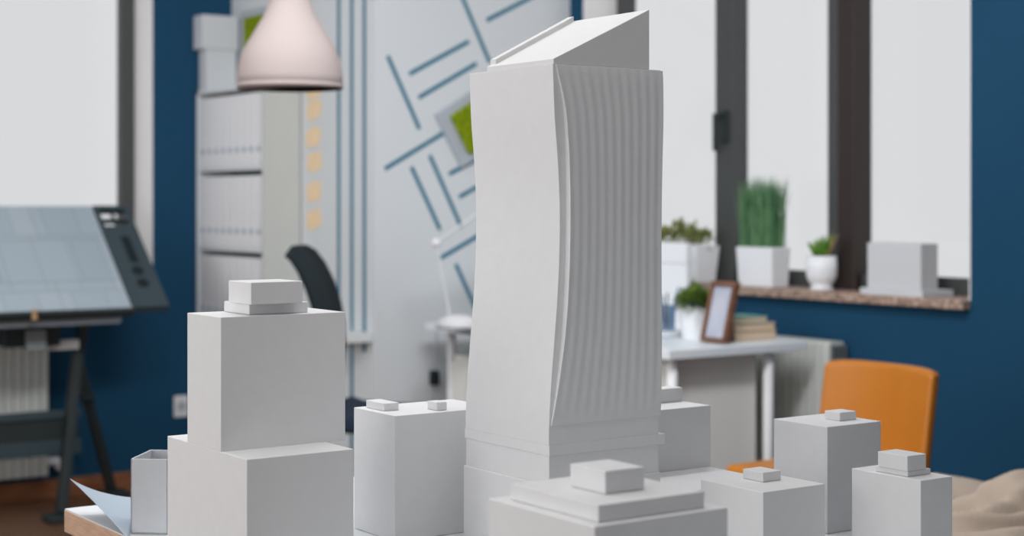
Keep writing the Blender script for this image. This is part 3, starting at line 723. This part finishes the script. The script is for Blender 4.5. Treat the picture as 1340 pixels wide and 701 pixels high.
# grass planter
gx, gy, gZ = atX(1010, 3.93)
gy2 = atX(963, 3.93)[1]
gh = zat(324, gZ)
t = thing('potted_plant', 'tall upright green grass in a white rectangular planter on the window sill', 'plant', (3.97, (gy+gy2)/2, SZ))
link('planter', tapered(3.935, 4.015, gy+.006, gy2-.006, SZ, gh, .006), 'pot', t, bevel=.004)
bm = bmesh.new(); R = random.Random(5); gt = zat(232, gZ)
for i in range(520):
    p = Vector((R.uniform(3.937, 4.012), R.uniform(gy+.006, gy2-.004), gh-.012)); L = (gt-gh)*R.uniform(.86, 1.12)
    lean = Vector((R.gauss(.004, .016), R.gauss(0, .014), 0)); wv = R.uniform(.0012, .0022); a = R.uniform(0, pi); u = Vector((cos(a), sin(a), 0))*wv
    pts = [p, p+lean*.3+Vector((0, 0, L*.4)), p+lean*.7+Vector((0, 0, L*.75)), p+lean*1.2+Vector((0, 0, L))]
    pts = [Vector((min(q.x, 4.05), q.y, q.z)) for q in pts]
    rows = [(bm.verts.new(q-u*s), bm.verts.new(q+u*s)) for q, s in zip(pts[:3], (1, 1, .8))]; tip = bm.verts.new(pts[3])
    for a_, b_ in zip(rows, rows[1:]): bm.faces.new((a_[0], a_[1], b_[1], b_[0]))
    bm.faces.new((rows[2][0], rows[2][1], tip))
link('grass_blades', bm, 'grass', t)
# goblet pot with aloe
ax_, ay_, aZ = atX(1075, 3.985)
t = thing('potted_plant', 'small spiky lime green plant in a white footed cup pot on the window sill', 'plant', (ax_, ay_, SZ))
u_ = aZ/F
link('pot', lathe([(.001, 0), (15*u_, 0), (15.5*u_, .008), (12*u_, .014), (17*u_, .028), (20*u_, .048), (20.5*u_, .075), (19.5*u_, .115), (17.5*u_, .115), (17.5*u_, .1), (.001, .1)], (ax_, ay_, SZ), 36), 'pot', t, smooth=True)
bm = bmesh.new(); R = random.Random(9)
for i in range(34):
    th = R.uniform(0, 2*pi); sp = R.uniform(.1, .75); d = Vector((cos(th)*sp, sin(th)*sp, 1)).normalized(); L = R.uniform(.06, .095)
    if ax_+d.x*L > 4.06: d.x *= .2
    p = Vector((ax_+cos(th)*.014, ay_+sin(th)*.014, SZ+.1)); tube([p, p+d*L*.5, p+d*L*.85+Vector((d.x, d.y, 0))*.006, p+d*L+Vector((d.x, d.y, 0))*.012], [.0055, .0048, .0025, .0005], 5, bm)
link('spiky_leaves', bm, 'lime', t, smooth=True)
bm = bmesh.new()
for i in range(9):
    d = Vector((R.uniform(-.1, .1), -.55+R.uniform(-.15, .15), 1)).normalized(); p = Vector((ax_, ay_-.02, SZ+.1)); L = R.uniform(.08, .11); tube([p, p+d*L*.6, p+d*L], [.003, .0025, .0004], 5, bm)
link('brown_leaves', bm, 'tan', t)
# white model box on slab on the sill
mx, my, mZ = atX(1206, 3.925); my2 = atX(1136, 3.925)[1]
t = thing('model_building', 'plain white model block on a flat base on the window sill', 'scale model', (3.97, (my+my2)/2, SZ))
link('base_slab', B(3.915, 4.06, my-.012, my2+.025, SZ, SZ+.02), 'card_box', t, bevel=.001)
link('body', B(3.922, 4.0, my, my2, SZ+.0202, zat(319, mZ)), 'card_box', t, bevel=.001)

# pencil cup on a note pad
cx_, cy_ = at(873, 5.42)
t = thing('note_pad', 'pale note pad lying under the pencil cup on the desk', 'note pad', (cx_, cy_, DZ))
link('sheets', B(cx_-.09, cx_+.03, cy_-.06, cy_+.07, DZ+.003, DZ+.018), 'pot', t, bevel=.001); link('backing', B(cx_-.091, cx_+.031, cy_-.061, cy_+.071, DZ+.0004, DZ+.003), 'bluepad', t)
t = thing('pencil_cup', 'clear glass pencil cup standing on the note pad', 'cup', (cx_, cy_, DZ+.0185))
cz = DZ+.0185
link('cup_wall', lathe([(.001, 0), (.027, 0), (.028, .085), (.0265, .085), (.0255, .003), (.001, .003)], (cx_, cy_, cz), 28), 'cup', t, smooth=False)
for i, (dx, dy, L, mm, lb) in enumerate(((-.012, .008, .13, 'bluepen', 'blue pen leaning left in the pencil cup'), (.010, -.014, .14, 'bluepen', 'blue pen leaning right in the pencil cup'), (.002, .010, .11, 'greypen', 'dark grey pen standing in the pencil cup'), (-.004, -.004, .12, 'greypen', 'dark grey pen in front of the others in the pencil cup'))):
    p = Vector((cx_+dx*.5, cy_+dy*.5, cz+.006)); q = p+Vector((dx*1.3, dy*2.2, L)); o = link('pen', tube([p, p.lerp(q, .04), p.lerp(q, .97), q], [.0008, .0032, .0032, .002], 10), mm, smooth=True); tag(o, lb, 'pen', 'pens in the glass cup')

# photo frame leaning back
f_x, f_y0, f_y1 = 3.452, 3.785, 3.90
t = thing('photo_frame', 'brown wooden photo frame standing on the desk beside the books', 'photo frame', (f_x, (f_y0+f_y1)/2, DZ))
Hf, ln = .190, .05
def fr(y0, y1, z0, z1, d0, d1, bm=None):
    bm = bm or bmesh.new(); V = []
    for d in (d0, d1):
        for y, z in ((y0, z0), (y1, z0), (y1, z1), (y0, z1)): V.append(bm.verts.new((f_x+d+ln*z/Hf, y, DZ+.0045+z)))
    for f in ((3, 2, 1, 0), (4, 5, 6, 7), (0, 1, 5, 4), (1, 2, 6, 5), (2, 3, 7, 6), (3, 0, 4, 7)): bm.faces.new([V[i] for i in f])
    return bm
bm = fr(f_y0, f_y1, 0, .014, -.012, .010); fr(f_y0, f_y1, Hf-.014, Hf, -.012, .010, bm); fr(f_y0, f_y0+.014, .014, Hf-.014, -.012, .010, bm); fr(f_y1-.014, f_y1, .014, Hf-.014, -.012, .010, bm)
link('frame_border', bm, 'wood', t, bevel=.001); link('photo_print', fr(f_y0+.013, f_y1-.013, .013, Hf-.013, -.004, .002), 'photo', t)
link('stand', bar((f_x+.045, (f_y0+f_y1)/2, DZ+.13), (f_x+.075, (f_y0+f_y1)/2, DZ+.003), .03, .004), 'wood', t)
# books
kx, ky = 3.545, 3.85; zz = DZ+.0005
for i, (dx, dy, hh, ln_, m1, lb) in enumerate(((0, .0, .030, .185, 'pages2', 'lowest tan book in the stack on the desk'), (.004, .004, .024, .180, 'pages2', 'middle tan book in the stack on the desk'), (.002, .006, .022, .150, 'teal', 'top book of the stack on the desk, with a teal cover'))):
    t = thing('book', lb, 'book', (kx+dx+ln_/2, ky+dy+.06, zz), 'books stacked on the desk'); x0, y0, x1, y1 = kx+dx, ky+dy, kx+dx+ln_, ky+dy+.125
    link('page_block', B(x0+.003, x1-.003, y0+.003, y1-.001, zz+.0025, zz+hh-.0025), 'pages', t)
    bm = B(x0, x1, y0, y1, zz, zz+.0025); B(x0, x1, y0, y1, zz+hh-.0025, zz+hh, bm); B(x0, x1, y1-.0026, y1, zz, zz+hh, bm)
    link('cover', bm, m1, t); zz += hh+.0004

# ------------------------------------------------------------ orange chair
cX, cY1 = 3.28, at(1082, 4.49)[1]; cY0 = cY1-.385
ct = zat(468, 4.49)
t = thing('orange_chair', 'orange leather chair with a smooth square back, in front of the blue wall', 'chair', (3.1, (cY0+cY1)/2, 0))
def shell(x_at, z0, z1, yA, yB, th, n=14):
    """slightly curved back: thickness th, leaning with height"""
    bm = bmesh.new(); nu, nv = 16, n; F_, K_ = [], []
    for j in range(nv+1):
        v = j/nv; z = z0+(z1-z0)*v; fr_, bk = [], []
        for i in range(nu+1):
            u = i/nu; y = yA+(yB-yA)*u; cur = .028*(2*u-1)**2
            ins = .012*(1-v)
            y = (yA+yB)/2+(y-(yA+yB)/2)*(1-ins*0-.10*(1-v)*0+.0)
            zz_ = z - (.012*(abs(2*u-1)**6) if j == nv else 0)
            fr_.append(bm.verts.new((x_at(v)-cur, y, zz_))); bk.append(bm.verts.new((x_at(v)-cur+th, y, zz_)))
        F_.append(fr_); K_.append(bk)
    for j in range(nv):
        for i in range(nu):
            bm.faces.new((F_[j][i], F_[j][i+1], F_[j+1][i+1], F_[j+1][i])); bm.faces.new((K_[j][i+1], K_[j][i], K_[j+1][i], K_[j+1][i+1]))
        bm.faces.new((F_[j][0], F_[j+1][0], K_[j+1][0], K_[j][0])); bm.faces.new((F_[j][nu], F_[j+1][nu], K_[j+1][nu], K_[j][nu]))
    for i in range(nu):
        bm.faces.new((F_[0][i], F_[0][i+1], K_[0][i+1], K_[0][i])); bm.faces.new((F_[nv][i], F_[nv][i+1], K_[nv][i+1], K_[nv][i]))
    return bm
link('backrest', shell(lambda v: cX-.035+.05*v, .44, ct, cY0, cY1, .034), 'orange', t, smooth=False, bevel=.012, seg=4)
link('seat', B(cX-.385, cX-.036, cY0, cY1, .455, .512), 'orange', t, bevel=.018, seg=4)
for x, y in ((cX-.36, cY0+.03), (cX-.36, cY1-.03), (cX-.02, cY0+.03), (cX-.02, cY1-.03)): link('leg', tube([(x, y, .0005), (x, y, .452)], .011, 12), 'metal', t, smooth=True)
for o in t.children:
    if o.name.startswith('backrest'):
        for f in o.data.polygons: f.use_smooth = True

# ------------------------------------------------------------ black office chair (faces to the right)
ox, oy = at(432, 5.3)
t = thing('office_chair', 'black curved-back office chair with its back towards the bookcase', 'chair', (ox+.2, oy-.15, 0))
rD = Vector((CR, -CF, 0)); sD = Vector((CF, CR, 0)); O = Vector((ox, oy, 0))
def swept(prof, halfw, thick, taper=None):
    bm = bmesh.new(); rows = []; n = 12
    for k, (a, z) in enumerate(prof):
        hw = halfw*(taper[k] if taper else 1)
        a0_, z0_ = prof[max(k-1, 0)]; a1_, z1_ = prof[min(k+1, len(prof)-1)]; tx, tz = a1_-a0_, z1_-z0_; l = math.hypot(tx, tz); nx, nz_ = -tz/l, tx/l
        fr_ = []; bk = []
        for i in range(n+1):
            s = -1+2*i/n; cu = .03*s*s
            fr_.append(bm.verts.new(O+rD*(a+cu)+sD*(hw*s)+Vector((0, 0, z)))); bk.append(bm.verts.new(O+rD*(a+cu+nx*thick)+sD*(hw*s)+Vector((0, 0, z+nz_*thick))))
        rows.append((fr_, bk))
    for (f1, b1), (f2, b2) in zip(rows, rows[1:]):
        for i in range(n):
            bm.faces.new((f1[i], f1[i+1], f2[i+1], f2[i])); bm.faces.new((b1[i], b1[i+1], b2[i+1], b2[i]))
        bm.faces.new((f1[0], f2[0], b2[0], b1[0])); bm.faces.new((f1[n], f2[n], b2[n], b1[n]))
    for f1, b1 in (rows[0], rows[-1]):
        for i in range(n): bm.faces.new((f1[i], f1[i+1], b1[i+1], b1[i]))
    return bm
def pz(px, py): return ((px-432)/F*5.3, zat(py, 5.3))
bp = [pz(430, 500), pz(434, 460), pz(432, 425), pz(427, 398), pz(418, 370), pz(406, 345), pz(394, 328), pz(383, 320)]
link('backrest', swept(bp, .20, .045, [.8, .9, 1, 1, 1, .95, .85, .6]), 'black', t, smooth=True, bevel=.006)
sp_ = [(.02, .50), (.06, .485), (.2, .475), (.34, .478), (.40, .470), (.42, .455)]
sp_ = [(a, z+.045) for a, z in sp_]
link('seat', swept(sp_[::-1], .21, .05), 'navy', t, smooth=True, bevel=.008)
C0 = O+rD*.22
link('gas_column', tube([C0+Vector((0, 0, .10)), C0+Vector((0, 0, .475))], .026, 16), 'dark', t)
link('back_support', tube([O+rD*.15+Vector((0, 0, .46)), O+rD*.04+Vector((0, 0, .46)), O+rD*.01+Vector((0, 0, .56))], .018, 10), 'dark', t)
for k in range(5):
    a = 2*pi*k/5; d = Vector((cos(a), sin(a), 0)); link('base_arm', tube([C0+Vector((0, 0, .11)), C0+d*.28+Vector((0, 0, .075))], [.02, .013], 10), 'dark', t)
    e_ = C0+d*.28; side = Vector((-d.y, d.x, 0)); link('caster', tube([e_+Vector((0, 0, .0285))-side*.02, e_+Vector((0, 0, .0285))+side*.02], .028, 16), 'black', t)

# ------------------------------------------------------------ crumpled cream blanket
bcx, bcy = at(1390, 3.42)
def blanket():
    bm = bmesh.new(); N_ = 180; M_ = 90; rings = []
    for j in range(M_+1):
        v = j/M_; row = []
        for i in range(N_):
            th = 2*pi*i/N_
            r = .44*min(1, v/.60)**.8
            if v <= .55:
                z = .55+.02*cos(v/.55*pi/2)
            else:
                k = (v-.55)/.45; z = .545-.545*k**1.1; r += .05*k
            x, y = bcx+r*cos(th), bcy+r*sin(th)
            ca, cb = CR*x-CF*y, CF*x+CR*y        # across and along the folds
            w_ = noise.noise(Vector((ca*3, cb*3, z*3)))
            def ridge(a, b, c): return 1-abs(noise.noise(Vector((a, b, c))))*2.2
            f = ridge(ca*2.2, cb*7+w_*2.0, z*9+w_*1.5)*.8+ridge(ca*5+7, cb*12+w_*2, z*15)*.35+noise.noise(Vector((ca*3, cb*4, z*4)))*.5-.5
            top = 1 if v < .55 else max(0, 1-(v-.55)/.45)
            n = Vector((cos(th)*min(1, v*1.6), sin(th)*min(1, v*1.6), 1 if v < .6 else .35)).normalized()
            amp = .058*min(1, v*6+.3)
            p = Vector((x, y, z))+n*amp*(f-.2)
            # big rolled fold on the right
            q = Vector((p.x, p.y)); rc = Vector(at(1352, 3.4)); dd = (q-rc).length
            if v < .9: p.z += .055*max(0, 1-(dd/.12)**2)**.35*top
            p.z = max(p.z, .002); row.append(bm.verts.new(p))
        rings.append(row)
    for a, b in zip(rings[1:], rings[2:]):
        for i in range(N_): bm.faces.new((a[i], a[(i+1) % N_], b[(i+1) % N_], b[i]))
    c = bm.verts.new(sum((v_.co for v_ in rings[1]), Vector())/N_)
    for v_ in rings[0]: bm.verts.remove(v_)
    for i in range(N_): bm.faces.new((rings[1][i], rings[1][(i+1) % N_], c))
    return bm
o = link('crumpled_blanket', blanket(), 'cream', smooth=True)
sb = o.modifiers.new('s', 'SMOOTH'); sb.iterations = 2
tag(o, 'crumpled cream blanket heaped in the right foreground below the blue wall', 'blanket')
